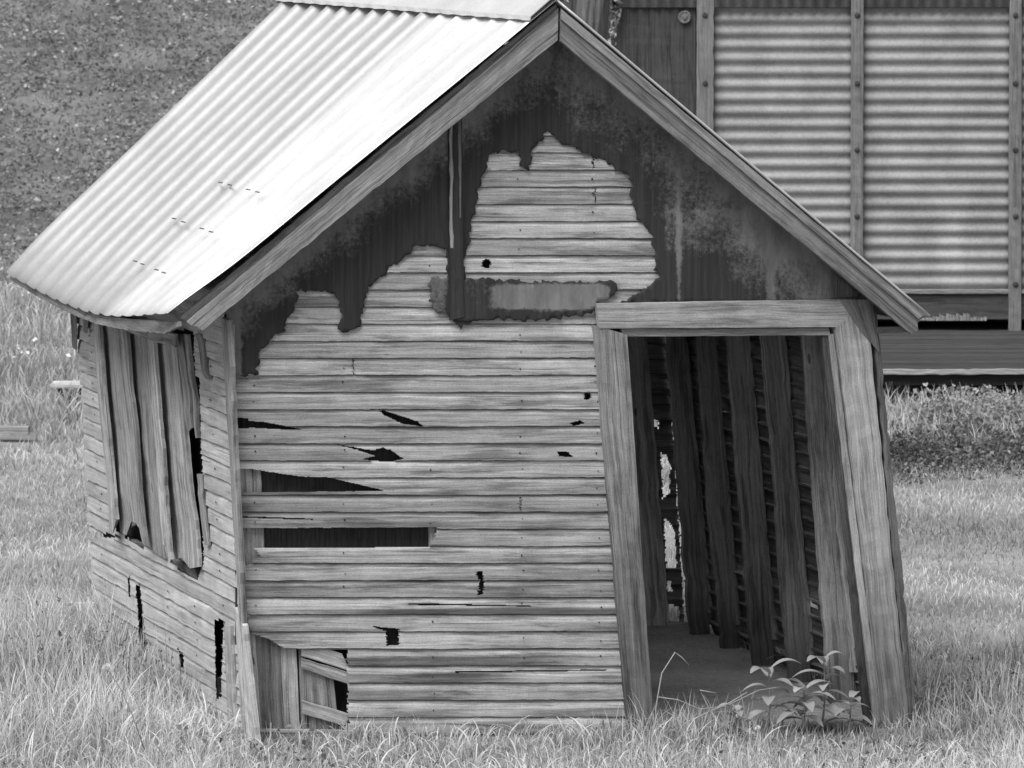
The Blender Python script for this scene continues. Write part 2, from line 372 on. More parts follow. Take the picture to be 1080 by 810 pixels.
# tar paper on the gable
def torn(name, outline, o, mat, worn, parent, amp=1.5, step=2.6, thick=.004, grid=4.5, bulge=.004):
    pts = []
    n = len(outline)
    for i in range(n):
        a = np.array(outline[i][:2], float); b = np.array(outline[(i + 1) % n][:2], float); ln = np.linalg.norm(b - a)
        k = max(1, int(ln / step)); straight = ln > 120
        for j in range(k):
            p = a + (b - a) * j / k
            if not straight: p = p + rng.normal(0, amp * .55, 2) + amp * 1.6 * np.array([math.sin(p[1] * .31 + p[0] * .11) * math.sin(p[1] * .13), .7 * math.sin(p[0] * .37 + p[1] * .05) * math.sin(p[0] * .17 + 1)])
            pts.append(p)
    m = len(pts); xs = [p[0] for p in pts]; ys = [p[1] for p in pts]
    gx, gy = np.meshgrid(np.arange(min(xs), max(xs), grid), np.arange(min(ys), max(ys), grid))
    gx = gx + rng.uniform(-1, 1, gx.shape); gy = gy + rng.uniform(-1, 1, gy.shape)
    ins = inpoly(gx.ravel(), gy.ravel(), [tuple(p) for p in pts])
    allp = [Vector(p) for p in pts] + [Vector((x, y)) for x, y, q in zip(gx.ravel(), gy.ravel(), ins) if q]
    res = geometry.delaunay_2d_cdt(allp, [(i, (i + 1) % m) for i in range(m)], [], 1, .05)
    V, Fc = res[0], res[2]
    P = [F(v.x, v.y, o + bulge * (math.sin(v.x * .09 + v.y * .02) + .6 * math.sin(v.x * .21 - v.y * .13))) for v in V]
    me = bpy.data.meshes.new(name); me.from_pydata([tuple(p) for p in P], [], [tuple(f) for f in Fc])
    me.materials.append(mat); a = me.attributes.new('worn', 'FLOAT', 'POINT')
    a.data.foreach_set('value', np.array([worn(v.x, v.y) for v in V], np.float32))
    t = me.attributes.new('tone', 'FLOAT', 'POINT'); t.data.foreach_set('value', np.ones(len(V), np.float32))
    me.polygons.foreach_set('use_smooth', np.ones(len(me.polygons), bool))
    ob = bpy.data.objects.new(name, me); COL.objects.link(ob); ob.parent = parent; ob.matrix_parent_inverse = Matrix.Translation(-parent.location)
    md = ob.modifiers.new('thickness', 'SOLIDIFY'); md.thickness = thick; md.offset = 0
    return ob
def worn(x, y):
    if x < 585:
        d = (y - (41 + (588 - x) * .818)) * .77
        base = .95 - d / 62.0
        if x < 255: base = .95
        return max(base, .0)
    d = (y - (43 + (x - 590) * .83)) * .77
    base = .92 - d / 105.0
    for cx, w in ((716, 2.2), (812, 5)):
        if abs(x - cx) < w and y > 170: base = max(base, .75)
    if x > 700 and y > 220: base += .22
    return max(base, 0)
tar = [(588, 22), (905, 288), (905, 319), (690, 319), (652, 322), (668, 312), (690, 298), (697, 292), (690, 284), (691, 262), (683, 243), (672, 228), (665, 212), (667, 198), (662, 186),
       (648, 176), (630, 167), (610, 158), (592, 150), (580, 140), (572, 139), (573, 146), (566, 150), (562, 160), (561, 172), (556, 179), (549, 174), (548, 160), (528, 158), (524, 161),
       (515, 164), (511, 182), (506, 198), (500, 222), (496, 246), (491, 262), (490, 290), (492, 305), (500, 322), (497, 338), (488, 347), (478, 340), (471, 322), (473, 300), (470, 262), (438, 258), (434, 266),
       (420, 277), (410, 284), (398, 296), (390, 303), (386, 314), (381, 326), (381, 343), (374, 350), (361, 351), (355, 345), (360, 334), (361, 322), (354, 313), (347, 308),
       (330, 306), (313, 307), (316, 313), (311, 324), (304, 334), (297, 349), (287, 356), (280, 366), (274, 378), (270, 396), (242, 396), (237, 315)]
torn('tar_paper', tar, .026, M['paper'], worn, shed)
strip = [(453, 293), (470, 292), (495, 293), (540, 295), (560, 299), (580, 296), (610, 298), (648, 297), (649, 310), (640, 316), (628, 320), (626, 330), (600, 334), (560, 338), (520, 336), (498, 340), (470, 334), (455, 322)]
torn('tar_paper_strip', strip, .036, M['paper'], lambda x, y: (1.35 * min(1, max(0, (x - 512) / 26), max(0, (646 - x) / 8)) * min(1, max(0, (y - 298) / 5), max(0, (328 - y) / 5)) + (.75 if x < 472 else .25)), shed, bulge=.002)
pxboard('gable_batten', [(473, 132), (487, 122), (490, 334), (475, 338)], F, .045, .02, -D, M['paper'], shed, rag=.005)
pxboard('gable_batten', [(474, 136), (477.5, 133), (478, 262), (474.5, 262)], F, .049, .006, -D, M['dark'], shed, tone=2.6, rag=.005)
pxboard('gable_batten', [(483, 128), (486, 126), (487, 230), (485, 230)], F, .049, .006, -D, M['dark'], shed, tone=1.8, rag=.005)
pxboard('gable_edge_strip', [(240, 345), (248, 341), (248, 395), (241, 396)], F, .036, .012, -D, M['pale'], shed, tone=.8)
pxboard('gable_edge_strip', [(876, 286), (905, 308), (905, 313), (876, 314)], F, .044, .012, -D, M['dark'], shed, tone=.9)

# door frame
dfr = pxboard('door_frame', [(629, 320), (632, 347), (897, 345), (894, 316)], F, .062, .035, -D, M['pale'], shed, rag=.002, tone=.8)
pxboard('door_stop', [(655, 347), (657, 355), (876, 354), (874, 346)], F, .04, .03, -D, M['frame'], dfr, tone=.8)
pxboard('door_post', [(627, 343), (662, 353), (691, 782), (664, 782)], F, .058, .05, -D, M['frame'], shed, tone=.82, rag=.004, foot=.55, footat=.35)
pxboard('door_jamb', [(867, 354), (873, 353), (922, 782), (914, 782)], F, .03, .02, -D, M['dark'], shed, tone=.8, rag=.004, foot=.5, footat=.6)
pxboard('door_jamb', [(874, 353), (880, 352), (932, 782), (924, 782)], F, .046, .03, -D, M['pale'], shed, tone=.8, rag=.004, foot=.6, footat=.6)
pxboard('corner_post', [(881, 346), (914, 318), (961, 784), (934, 784)], F, .064, .06, -D, M['pale'], shed, tone=.88, rag=.006, foot=.5, footat=.5)
pxboard('corner_post', [(886, 316), (920, 316), (928, 372), (908, 350)], F, .072, .012, -D, M['dark'], shed, tone=1.6, rag=.003)
pxboard('corner_board', [(919, 330), (925, 330), (968, 782), (959, 782)], F, .052, .09, -D, M['frame'], shed, tone=.45, rag=.012)

# left wall
SOFF = [0]
def edgeL(y): return EL0 + (EL1 - EL0) * (y - 335) / 440.0
TB = 3.42
rowsL = []
ly = [310 + 18.2 * k for k in range(27)]
for k in range(26):
    a, b = edgeL(ly[k]), edgeL(ly[k + 1]); dd = D * TB
    rowsL.append((a + dd, a, b + dd, b))
def keepL(px, py, ri):
    k = np.ones(px.shape, bool)
    bot = np.interp(px, [90, 108, 130, 150, 195, 232, 240, 300], [668, 690, 708, 722, 738, 752, 800, 820])
    k &= py < bot + 0
    return k
holesL = [[(99, 325), (204, 350), (206, 400), (207, 440), (213, 500), (215, 590), (208, 612), (192, 604), (178, 590), (150, 577), (122, 560)],
          [(143, 618), (148, 616), (151, 650), (156, 692), (154, 700), (147, 690), (146, 655)],
          [(226, 652), (236, 655), (233, 735), (228, 738)],
          [(187, 682), (193, 690), (194, 704), (191, 704)], [(135, 608), (137, 608), (138, 630), (136, 630)],
          [(204, 395), (210, 398), (212, 470), (217, 560), (212, 575), (206, 500)],
          [(98, 516), (110, 522), (102, 520)], [(88, 560), (105, 561), (140, 568), (96, 566)]]
def sagL(P):
    px, py = proj(P); k = np.clip((px - 100) / 140.0, 0, 1)
    d = np.zeros(P.shape); return d
mb = MB(); siding(mb, rowsL, NL, keepL, holesL, nv0=8, hi=12, du=.016, tonef=lambda r: 1.06 * rng.uniform(.9, 1.1), wob=1.2, splinter=.3)
for q in ([(95)], ):
    for k in range(3, 25):
        for t in (.35, .95, 1.55, 3.1):
            c = edgeL(ly[k] + 9) + D * (t + rng.uniform(-.03, .03)) + NL * .019; px, py = proj(c)
            if any(inpoly(np.array([px]), np.array([py]), h)[0] for h in holesL) or random.random() < .3: continue
            e1 = D; e2 = Z; ids = mb.addv([c + .006 * (e1 * 2 * math.cos(a) + e2 * math.sin(a)) for a in np.linspace(0, 6.283, 8)[:-1]])
            mb.quadface([ids + i for i in range(7)], [(0, 0)] * 7, 1)
mb.build('left_wall', [M['siding_side'], M['nail']], shed)
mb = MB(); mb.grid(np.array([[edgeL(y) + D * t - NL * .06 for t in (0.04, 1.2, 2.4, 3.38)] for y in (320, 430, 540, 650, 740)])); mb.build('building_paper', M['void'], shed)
cover = empty('x', EL0, '', ''); bpy.data.objects.remove(cover)
win = [([(97, 332), (104, 334), (123, 553), (115, 559)], 'frame', .9, .075), ([(105, 335), (124, 339), (145, 562), (124, 556)], 'frame', 1.05, .03), ([(124, 340), (132, 343), (153, 576), (144, 562)], 'frame', .85, .085),
       ([(133, 345), (154, 349), (174, 580), (153, 572)], 'frame', .85, .03), ([(153, 349), (161, 353), (182, 592), (173, 583)], 'frame', .95, .085), ([(162, 354), (185, 361), (211, 598), (184, 590)], 'frame', 1.1, .035),
       ([(185, 352), (193, 354), (202, 446), (194, 440)], 'frame', .7, .03)]
for q, m, t, o in win:
    q = [(q[0][0] + .5, q[0][1]), (q[1][0] - .5, q[1][1]), (q[2][0] - .8, q[2][1]), (q[3][0] + .5, q[3][1])]
    pxboard('window_board', q, L, o, .022, NL, M[m], shed, tone=t * (1.25 if o > .04 else 1.0) * rng.uniform(.85, 1.1), rag=.012, endrag=.06, bend=.004)
for (x0, y0), (x1, y1), w_ in (((193, 352), (207, 462), 3.5), ((205, 352), (216, 400), 6), ((206, 500), (216, 575), 5)):
    pxboard('split_board', [(x0, y0), (x0 + w_, y0 + 1), (x1 + w_ * .7, y1), (x1, y1)], L, .03, .02, NL, M['frame'], shed, tone=.8, rag=.012, bend=.006)
for q in ([(94, 322), (94, 332), (126, 346), (126, 333)], [(127, 334), (126, 347), (155, 358), (155, 345)], [(156, 346), (156, 359), (184, 366), (184, 353)]):
    pxboard('window_head', q, L, .085, .02, NL, M['frame'], shed, tone=.95, rag=.006)
pxboard('window_sill', [(122, 562), (122, 568), (208, 612), (206, 600)], L, .0, .03, NL, M['dark'], shed, tone=1.0, rag=.006)
pxboard('corner_board', [(233, 335), (240, 338), (257, 700), (251, 640)], L, .03, .03, NL, M['frame'], shed, tone=.85, rag=.012)
pxboard('corner_foot', [(236, 660), (243, 660), (248, 782), (241, 782)], L, .035, .03, NL, M['pale'], shed, tone=.9, rag=.01)
pxboard('corner_foot', [(247, 640), (256, 660), (270, 785), (256, 785)], L, .03, .03, NL, M['pale'], shed, tone=.95, rag=.01)
for q in ([(73, 312), (80, 312), (80, 370), (76, 366)], [(86, 316), (95, 318), (91, 352), (88, 350)], [(80, 314), (87, 316), (86, 334), (81, 332)]):
    pxboard('torn_flap', q, L, .04, .006, NL, M['dark'], shed, tone=1.6, rag=.015)
pxboard('skirt_board', [(118, 672), (113, 690), (152, 742), (150, 715)], L, -.02, .02, NL, M['pale'], shed, tone=.9, rag=.02)

# right wall and rear wall (seen from inside)
def edgeR(y): return ER0 + (ER1 - ER0) * (y - 318) / 460.0
rowsR = []; ry = [318 + 18.2 * k for k in range(27)]
for k in range(26):
    a, b = edgeR(ry[k]), edgeR(ry[k + 1]); dd = D * TB; g = 0
    rowsR.append((a + dd, a, b + dd + Z * g, b + Z * g * .3))
holesR = [[(716, 655), (728, 664), (728, 676), (716, 668)], [(744, 672), (752, 676), (752, 688), (744, 684)], [(776, 688), (786, 694), (786, 703), (776, 699)], [(732, 570), (740, 573), (747, 582), (737, 581)], [(745, 655), (750, 662), (756, 675), (748, 672)], [(776, 690), (783, 686), (795, 696), (798, 706), (780, 703)],
          [(817, 682), (832, 690), (831, 693), (818, 686)], [(852, 632), (862, 638), (864, 641), (853, 638)], [(700, 600), (707, 603), (707, 608)],
          [(895, 620), (905, 628), (910, 645), (900, 640)], [(715, 640), (722, 648), (722, 668), (716, 668)], [(898, 730), (925, 745), (925, 760), (903, 750)]]
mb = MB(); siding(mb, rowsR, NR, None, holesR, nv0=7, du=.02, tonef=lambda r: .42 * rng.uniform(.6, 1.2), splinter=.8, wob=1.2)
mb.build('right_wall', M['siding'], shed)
back = []
for k in range(28):
    y0, y1 = 268 + 15.8 * k, 268 + 15.8 * (k + 1); back.append((F(70, y0, -TB), F(722, y0, -TB), F(70, y1, -TB), F(722, y1, -TB)))
holesB = [[(688, 440), (696, 446), (694, 452), (688, 448)], [(697, 478), (703, 480), (707, 492), (706, 520), (699, 526)], [(700, 545), (706, 552), (712, 560), (714, 600), (703, 598)], [(703, 612), (708, 612), (709, 624), (704, 624)], [(704, 636), (716, 640), (717, 655), (704, 655)], [(690, 640), (702, 640), (702, 655), (690, 655)], [(300, 330), (600, 330), (625, 645), (320, 645)]]  # last outline: unseen opening added to bring daylight into the shed
def keepB(px, py, ri): return (px > 90 + (py - 290) * .08) & (px < 700 + (py - 290) * .06) & (py < 672)
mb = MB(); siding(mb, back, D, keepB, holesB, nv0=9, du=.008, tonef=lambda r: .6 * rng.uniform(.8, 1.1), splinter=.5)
gb = [F(72, 300, -TB), F(352, 0, -TB), F(710, 275, -TB)]
i0 = mb.addv(gb); mb.quadface([i0, i0 + 1, i0 + 2], [(0, 0), (3, 3), (6, 0)])
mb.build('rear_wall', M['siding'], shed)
# studs along the right wall
BASEY = 770
for t, wd, tone in ((.62, .15, 1.2), (1.30, .135, .8), (1.88, .13, .72), (2.48, .11, .66), (2.98, .12, .75)):
    foot_p = edgeR(BASEY + 4) + D * t - NR * .012; top_p = edgeR(322) + D * t - NR * .012; inn = -unit(U) * wd
    mb = MB(); board(mb, top_p + inn, foot_p + inn, top_p, foot_p, -D, .045, tone=tone, rag=.009, bend=.012, endrag=.01, foot=.45, footat=.8); mb.build('stud', M['stud'], shed)
    mb = MB(); q = unit(U) * .02; board(mb, top_p - D * .012 + inn * .32, foot_p - D * .012 + inn * .3 + Z * .25, top_p - D * .012 + q * 0, foot_p - D * .012 + Z * .25, -D, .01, tone=tone * 1.15, rag=.008, bend=.004); mb.build('stud', M['stud'], shed)
for xx, w_, tone in ((680, 26, 1.5), (636, 20, .8)):
    a, b_ = F(xx - 26, 318, -TB + .06), F(xx, 660, -TB + .06); c_ = F(xx - 26 + w_, 318, -TB + .06); d_ = F(xx + w_, 660, -TB + .06)
    mb = MB(); board(mb, a, b_, c_, d_, -D, .04, tone=tone, rag=.006, bend=.004); mb.build('stud', M['stud'], shed)
for t in (.62, 1.25, 1.9, 2.5, 3.0):                         # left wall studs, inside
    a, b_ = edgeL(340) + D * t - NL * .07, edgeL(770) + D * t - NL * .07
    mb = MB(); board(mb, a, b_, a + unit(U) * .09, b_ + unit(U) * .09, -D, .045, tone=.7); mb.build('stud', M['stud'], shed)
# floor
fl = MB(); fz0 = F(262, 768, -.02); fz1 = F(950, 776, -.02)
t = 0.0
while t < 3.35:
    w_ = rng.uniform(.13, .17); board(fl, fz0 + D * t + Z * rng.uniform(-.004, .004), fz1 + D * t + Z * rng.uniform(-.004, .004), fz0 + D * (t + w_ - .014), fz1 + D * (t + w_ - .014), Z, .03, tone=rng.uniform(1.2, 2.5), rag=.006); t += w_
fl.build('floor', M['stud'], shed)
pxboard('sill_beam', [(262, 772), (262, 800), (950, 806), (950, 778)], F, .0, .1, -D, M['frame'], shed, tone=.8)

# roof
OF, TBK = .28, 3.9
c00, c01 = F(182, 337, OF), F(588, 1, OF)                     # front: eave, ridge
c10, c11 = F(4, 283, -TBK), F(318, -17, -TBK)                 # back: eave, ridge
na, nb = 26, 620
A = np.linspace(0, 1, na)[:, None, None]; B = np.linspace(0, 1, nb)[None, :, None]
P = (c00 * (1 - B) + c10 * B) * (1 - A) + (c01 * (1 - B) + c11 * B) * A
NRF = unit(np.cross(c10 - c00, c01 - c00)); NRF = NRF if NRF[2] > 0 else -NRF
bb = B[..., 0]; aa = A[..., 0]
ph = bb * 15.4 + .2
wv = 2 * ((np.sin(ph * 2 * math.pi) + 1) / 2) ** 2.6 - 1
amp = .019 * (.4 + .6 * np.clip((bb - .34) / .04, 0, 1)) * np.clip(bb / .03, 0, 1) * (.45 + .55 * np.clip(aa / .1, 0, 1))
hgt = amp * wv + .004 * np.sin(bb * 9 + aa * 5) + 0 * aa
hgt = hgt + (1 - np.clip(bb / .16, 0, 1)) * .012 + .03 * np.exp(-((aa - .0) / .12) ** 2) * (1 - np.clip(bb / .3, 0, 1))
P = P + NRF * hgt[..., None]
sag = -.075 * np.sin(np.pi * bb) ** 1.0 * (1 - aa) ** 1.6
P[..., 2] += sag
P[..., 2] += -.02 * np.exp(-((aa - .0) / .1) ** 2) * np.clip((bb - .1) * 3, 0, 1)
roof_mb = MB(); roof_mb.grid(P, None, 1.16 - .52 * np.clip((bb - .355) / .03, 0, 1) + 0 * aa); roof = roof_mb.build('roof_panel', M['roof'], shed, smooth=True, solid=.004)  # overexposed glare of the front band is painted into the tone
eave = P[0] - NRF * hgt[0][:, None]
# nail rows / lap marks
for (xa, ya, xb, yb) in ((232, 193, 271, 203), (183, 231, 222, 245), (142, 276, 172, 288)):
    for i in range(5):
        if i == 2: continue
        mb = MB(); tt = i / 4; x, y = xa + (xb - xa) * tt, ya + (yb - ya) * tt
        c = hit(x, y, c00 + NRF * .034, NRF); e1 = unit(c10 - c00); e2 = unit(c01 - c00)
        q = [c - e1 * .05, c + e1 * .05, c + e1 * .05 + e2 * .008, c - e1 * .05 + e2 * .008]
        b0 = mb.addv(q); mb.quadface((b0, b0 + 1, b0 + 2, b0 + 3), [(0, 0)] * 4)
        mb.build('lap_seam', M['nail'], roof)
# eave fascia following the sagging edge
rings = []
for j in range(0, nb, 9):
    p = eave[j]; b_ = j / nb; drop = .07 * (1 - .55 * b_) * min(1, .35 + b_ * 9); ins = unit(c01 - c00)
    p = p + Z * (.004) - NRF * .020 + np.array([ins[0], ins[1], 0]) * .02
    w2 = np.array([ins[0], ins[1], 0]) * .025
    rings.append([p, p - Z * drop * (1 + .05 * math.sin(j * .3)), p - Z * drop + w2, p + w2])
mb = MB(); mb.loft(rings, .8); mb.build('eave_fascia', M['frame'], shed)
# ridge cap
RD = c11 - c01; SL = unit(c00 - c01); cr0 = F(981, 333, OF); SR = unit(cr0 - c01)
capr = []
for i in range(60):
    t_ = i / 59; c = c01 + RD * t_ + Z * .035; ww = .0035 * math.sin(i * 1.9)
    capr.append([c + SL * (.20 + ww) - Z * .012, c + SL * .195 + Z * .006, c + SL * .04 + Z * .012, c + Z * .02, c + SR * .04 + Z * .012, c + SR * .07 + Z * .004])
capr = [[q - D * .02 if i == 0 else q for q in r] for i, r in enumerate(capr)]
mb = MB(); mb.loft(capr, 1.0, closed=False); mb.build('ridge_cap', M['roof'], shed, solid=.006)
# right slope sheet (edge on from here)
cs = [c01 + Z * .004, cr0]; rb = c11 + (cr0 - c01) * 1.0
nb2 = 160; B2 = np.linspace(0, 1, nb2)[None, :, None]; A2 = np.linspace(0, 1, 14)[:, None, None]
P2 = (cs[0] * (1 - B2) + (c11) * B2) * (1 - A2) + (cr0 * (1 - B2) + rb * B2) * A2
NR2 = unit(np.cross(c11 - c01, cr0 - c01)); NR2 = NR2 if NR2[2] > 0 else -NR2
P2 = P2 + NR2 * (.012 * np.sin(B2[..., 0] * 11 * 2 * math.pi) * np.clip(B2[..., 0] * 20, 0, 1))[..., None]
a2_, b2_ = np.broadcast_arrays(A2[:-1, :, 0], B2[:, :-1, 0])
mb = MB(); mb.grid(P2, ~((a2_ > .08) & (a2_ < .58) & (b2_ > .14) & (b2_ < .44))); mb.build('roof_panel', M['roof'], shed, smooth=True, solid=.010)  # unseen gap added in the sheet to let daylight onto the floor
# roof boards under the sheets
for (e_, r_, eb, rb_, nm) in ((c00, c01, c10, c11, NRF), (cr0, c01, rb, c11, NR2)):
    mb = MB()
    for k in range(9):
        s0, s1 = k / 9 + .012, (k + 1) / 9 - .004
        if nm is NRF and k == 0: continue
        q = lambda s_, f: (e_ * (1 - s_) + r_ * s_) if f else (eb * (1 - s_) + rb_ * s_)
        inn = D * .05 if k > 0 else D * .05
        dz = -nm * .05
        sg = Z * (-.03 * (1 - s0)) if nm is NRF else Z * 0
        a0_, a1_, b0_, b1_ = q(s0, 1) + inn + dz + sg, q(s0, 0) - inn + dz + sg, q(s1, 1) + inn + dz + sg, q(s1, 0) - inn + dz + sg
        for f0, f1 in (((0, .14), (.44, 1)) if nm is NR2 and 4 <= k <= 7 else ((0, 1),)):  # boards break at the same added gap that lights the inside
            board(mb, a0_ + (a1_ - a0_) * f0, a0_ + (a1_ - a0_) * f1, b0_ + (b1_ - b0_) * f0, b0_ + (b1_ - b0_) * f1, nm, .022, tone=rng.uniform(.9, 1.5), rag=.004)
    mb.build('roof_boards', M['dark'], shed)
# rakes
pxboard('rake_board', [(589, 9), (588, 42), (211, 351), (200, 337)], F, .25, .03, -D, M['frame'], shed, tone=.95, rag=.007, endrag=.02)
pxboard('rake_board', [(591, 13), (591, 44), (962, 353), (974, 334)], F, .25, .03, -D, M['frame'], shed, tone=.66, rag=.005, endrag=.02)
pxboard('rake_trim', [(592, 9), (592, 20), (969, 337), (975, 331)], F, .268, .016, -D, M['frame'], shed, tone=.95, rag=.004)
pxboard('rake_trim', [(587, 3), (587, 12), (203, 341), (190, 334)], F, .235, .016, -D, M['dark'], shed, tone=1.5, rag=.008)
for q in ([(560, 60), (575, 50), (575, 75), (560, 85)],): pass
P = [F(925, 345, .1), F(925, 352, .1), F(962, 350, .25), F(962, 344, .25)]
mb = MB(); board(mb, P[0], P[3], P[1], P[2], -D, .02); mb.build('lookout', M['dark'], shed)

# ------------------------------------------------------------------ THE METAL-CLAD BUILDING BEHIND
WY = 19.2
bar = empty('storage_building', Y(850, 403, WY) , 'large storage building clad in horizontal corrugated metal with wooden battens and a low plank deck', 'building')
NB = np.array([0, -1.0, 0])
def W(px, py, o=0.0): return hit(px, py, np.array([0, WY - o, 0]), np.array([0, 1.0, 0]))
pitch = 13.92
def corrpanel(x0, x1, y0, y1, name):
    mb = MB(); n = int((y1 - y0) / pitch * 12); rows_ = []
    for i in range(n + 1):
        y = y0 + (y1 - y0) * i / n; ph = (y - 20.5) / pitch * 2 * math.pi
        o = .0105 * math.cos(ph)
        pts = []
        m = max(2, int((x1 - x0) / 12))
        for j in range(m + 1):
            x = x0 + (x1 - x0) * j / m; p = W(x, y); pts.append(p + NB * (o + .004 * math.sin(x * .09 + y * .013)))
        rows_.append(pts)
    G_ = np.array(rows_); tn = 1 + 0 * G_[..., 0]
    px, py = proj(G_); tn = tn + .3 * np.exp(-((px - 1002) / 14) ** 2) * np.clip((py - 195) / 60, 0, 1)
    mb.grid(G_, None, tn); return mb.build(name, M['cladding'], bar, smooth=True, solid=.002)
corrpanel(746, 905, 8, 306, 'corrugated_panel'); corrpanel(905, 1071, 8, 306, 'corrugated_panel'); corrpanel(1072, 1210, 8, 306, 'corrugated_panel'); corrpanel(1211, 1330, 8, 306, 'corrugated_panel')
for x0, x1, y1 in ((735, 753, 340), (898, 911, 310), (1065, 1078, 366), (1204, 1217, 366), (1324, 1338, 366)):
    b_ = pxboard('batten', [(x0, -6), (x1, -6), (x1 - 1, y1), (x0 - 1, y1)], W, .075, .045, NB, M['barn'], bar, rag=.004)
    for yb in (16, 88, 158, 228, 300):
        if yb > y1 - 4: continue
        c = W((x0 + x1) / 2 - .5, yb, .076); mb = MB()
        mb.loft([[c + NB * h + r * (np.array([1, 0, 0]) * math.cos(a) + Z * math.sin(a)) for a in np.linspace(0, 6.283, 9)[:-1]] for h, r in ((0, .026), (.012, .022), (.016, .01))], .6)
        mb.build('bolt', M['dark'], b_)
mb = MB(); n = 700; r0, r1 = [], []
for i in range(n + 1):
    x = 655 + (1345 - 655) * i / n; ph = i / n * 690 / 12.5 * 2 * math.pi; o = .055 + .018 * math.cos(ph)
    r0.append(W(x, -150) + NB * (o)); r1.append(W(x, 7.5) + NB * o)
mb.grid(np.array([r0, r1])); mb.build('upper_cladding', M['cladding'], bar, smooth=True, solid=.003)
dp = MB()
for x0, x1 in ((600, 734),):
    P = [W(x, y, .02) for x, y in ((x0, -90), (x1, -90), (x1, 330), (x0, 330))]; board(dp, P[0], P[3], P[1], P[2], NB, .03, tone=.8, rag=.001)
door = dp.build('sliding_door', M['barndark'], bar)
c = W(722, 18, .03); mb = MB(); ex = np.array([1, 0, 0])
mb.loft([[c + NB * h + r * (ex * math.cos(a) + Z * math.sin(a)) for a in np.linspace(0, 6.283, 17)[:-1]] for h, r in ((0, .058), (.02, .058), (.026, .05), (.02, .04), (.02, .022), (.035, .018), (.036, .002))], .9)
mb.build('round_fitting', M['barn'], door)
pxboard('sill_board', [(740, 309), (740, 337), (1330, 337), (1330, 309)], W, .03, .05, NB, M['barndark'], bar, tone=.95)
pxboard('sill_cap', [(740, 305.5), (740, 310), (1330, 310), (1330, 305.5)], W, .06, .05, NB, M['barn'], bar, tone=1.3)
mb = MB()
for i in range(22):                                            # splintered pale lower edge of the sill board
    x = 962 + i * 3.6; hh = (7 if 990 < x < 1020 else 3.5) * rng.uniform(.5, 1.1); P = [W(x, 337.5 - hh, .045), W(x + 3.4, 337.5 - hh * .8, .045), W(x + 3.4, 338.2, .045), W(x, 338.2, .045)]
    board(mb, P[0], P[3], P[1], P[2], NB, .012, seg=3, tone=1.4)
mb.build('worn_edge', M['barn'], bar)
# deck
dz = G(900, 388, 0)
zd = CAM[2] - 556 / FPX * (43.2)
z_at = lambda px, py, o: hit(px, py, np.array([0, 0, .35]), Z)
yf = 15.7; xl = W(915, 350)[0]; mb = MB(); y_ = yf
while y_ < 21.4:
    w_ = .19; A0 = np.array([2.0, y_, .35 + rng.uniform(-.004, .004)]); board(mb, A0, A0 + ex * 9, A0 + np.array([0, w_ - .01, 0]), A0 + np.array([9.0, w_ - .01, 0]), Z, .04, tone=rng.uniform(.5, .75), rag=.002, seg=30); y_ += w_
mb.build('deck', M['barndark'], bar)
A0 = np.array([2.0, yf - .012, .352]); mb = MB(); board(mb, A0, A0 + ex * 9, A0 - Z * .045, A0 + ex * 9 - Z * .045, NB, .03, tone=1.6, rag=.006, seg=160); mb.build('deck_edge', M['barn'], bar)
A0 = np.array([2.0, yf + .06, .31]); mb = MB(); board(mb, A0, A0 + ex * 9, A0 - Z * .1, A0 + ex * 9 - Z * .1, NB, .12, tone=.3, seg=60); mb.build('deck_beam', M['barndark'], bar)
for x in (2.4, 4.4, 6.4, 8.6, 10.6):
    for y_ in (15.95, 18.6, 20.8):
        mb = MB(); s_ = .16; zz = float(terrain(x, y_)) - .15; A0 = np.array([x, y_ - .1, .21])
        board(mb, A0, np.array([x, y_ - .1, zz]), A0 + ex * .3, np.array([x + .3, y_ - .1, zz]), NB, .26, tone=.8, rag=.01); mb.build('foundation_block', M['barndark'], bar)
# body of the building
mb = MB(); x0, x1 = W(600, 0)[0], W(1340, 0)[0]; y0, y1 = WY + .06, WY + 6; zt = W(0, -155)[2]; zb = .35
def box(mb, a, b, tone=1.0, mi=0):
    (X0, Y0, Z0), (X1, Y1, Z1) = a, b
    mb.loft([[np.array(p) for p in ((X0, Y0, z), (X1, Y0, z), (X1, Y1, z), (X0, Y1, z))] for z in (Z0, Z1)], tone, mi=mi)
box(mb, (x0, y0 + .8, zb), (x1, y1, zt)); box(mb, (x0, y0, W(0, 335)[2]), (x1, y0 + .85, zt)); mb.build('wall_core', M['barndark'], bar)
mb = MB(); rr = []
for i in range(120):
    x = x0 - .3 + (x1 - x0 + .6) * i / 119; h = .02 * math.sin(i * 1.6)
    rr.append([np.array([x, y0 - .35, zt - .02 + h]), np.array([x, (y0 + y1) / 2, zt + 1.5 + h]), np.array([x, y1 + .3, zt - .02 + h])])
mb.loft(rr, 1.0, closed=False); mb.build('roof', M['cladding'], bar, solid=.01)

# crumpled scrap hanging against the building, beyond the ridge
scr = MB(); rr = []
for i in range(26):
    t_ = i / 25; cx = 655 - 10 * t_; cy = -30 + 78 * t_; wd = 9 - 6 * t_
    rr.append([W(cx + wd * s + rng.normal(0, 1.3), cy + rng.normal(0, 1.5), .12 + rng.normal(0, .03)) for s in (-1, -.6, -.2, .2, .6, 1)])
scr.loft(rr, 1.0, closed=False)
o = scr.build('foil_scrap', simple('crumpled_foil', .28, .3, .6, .3, .9, 9), None, solid=.002); tag(o, 'crumpled shiny strip hanging on the dark door beyond the shed ridge', 'scrap')
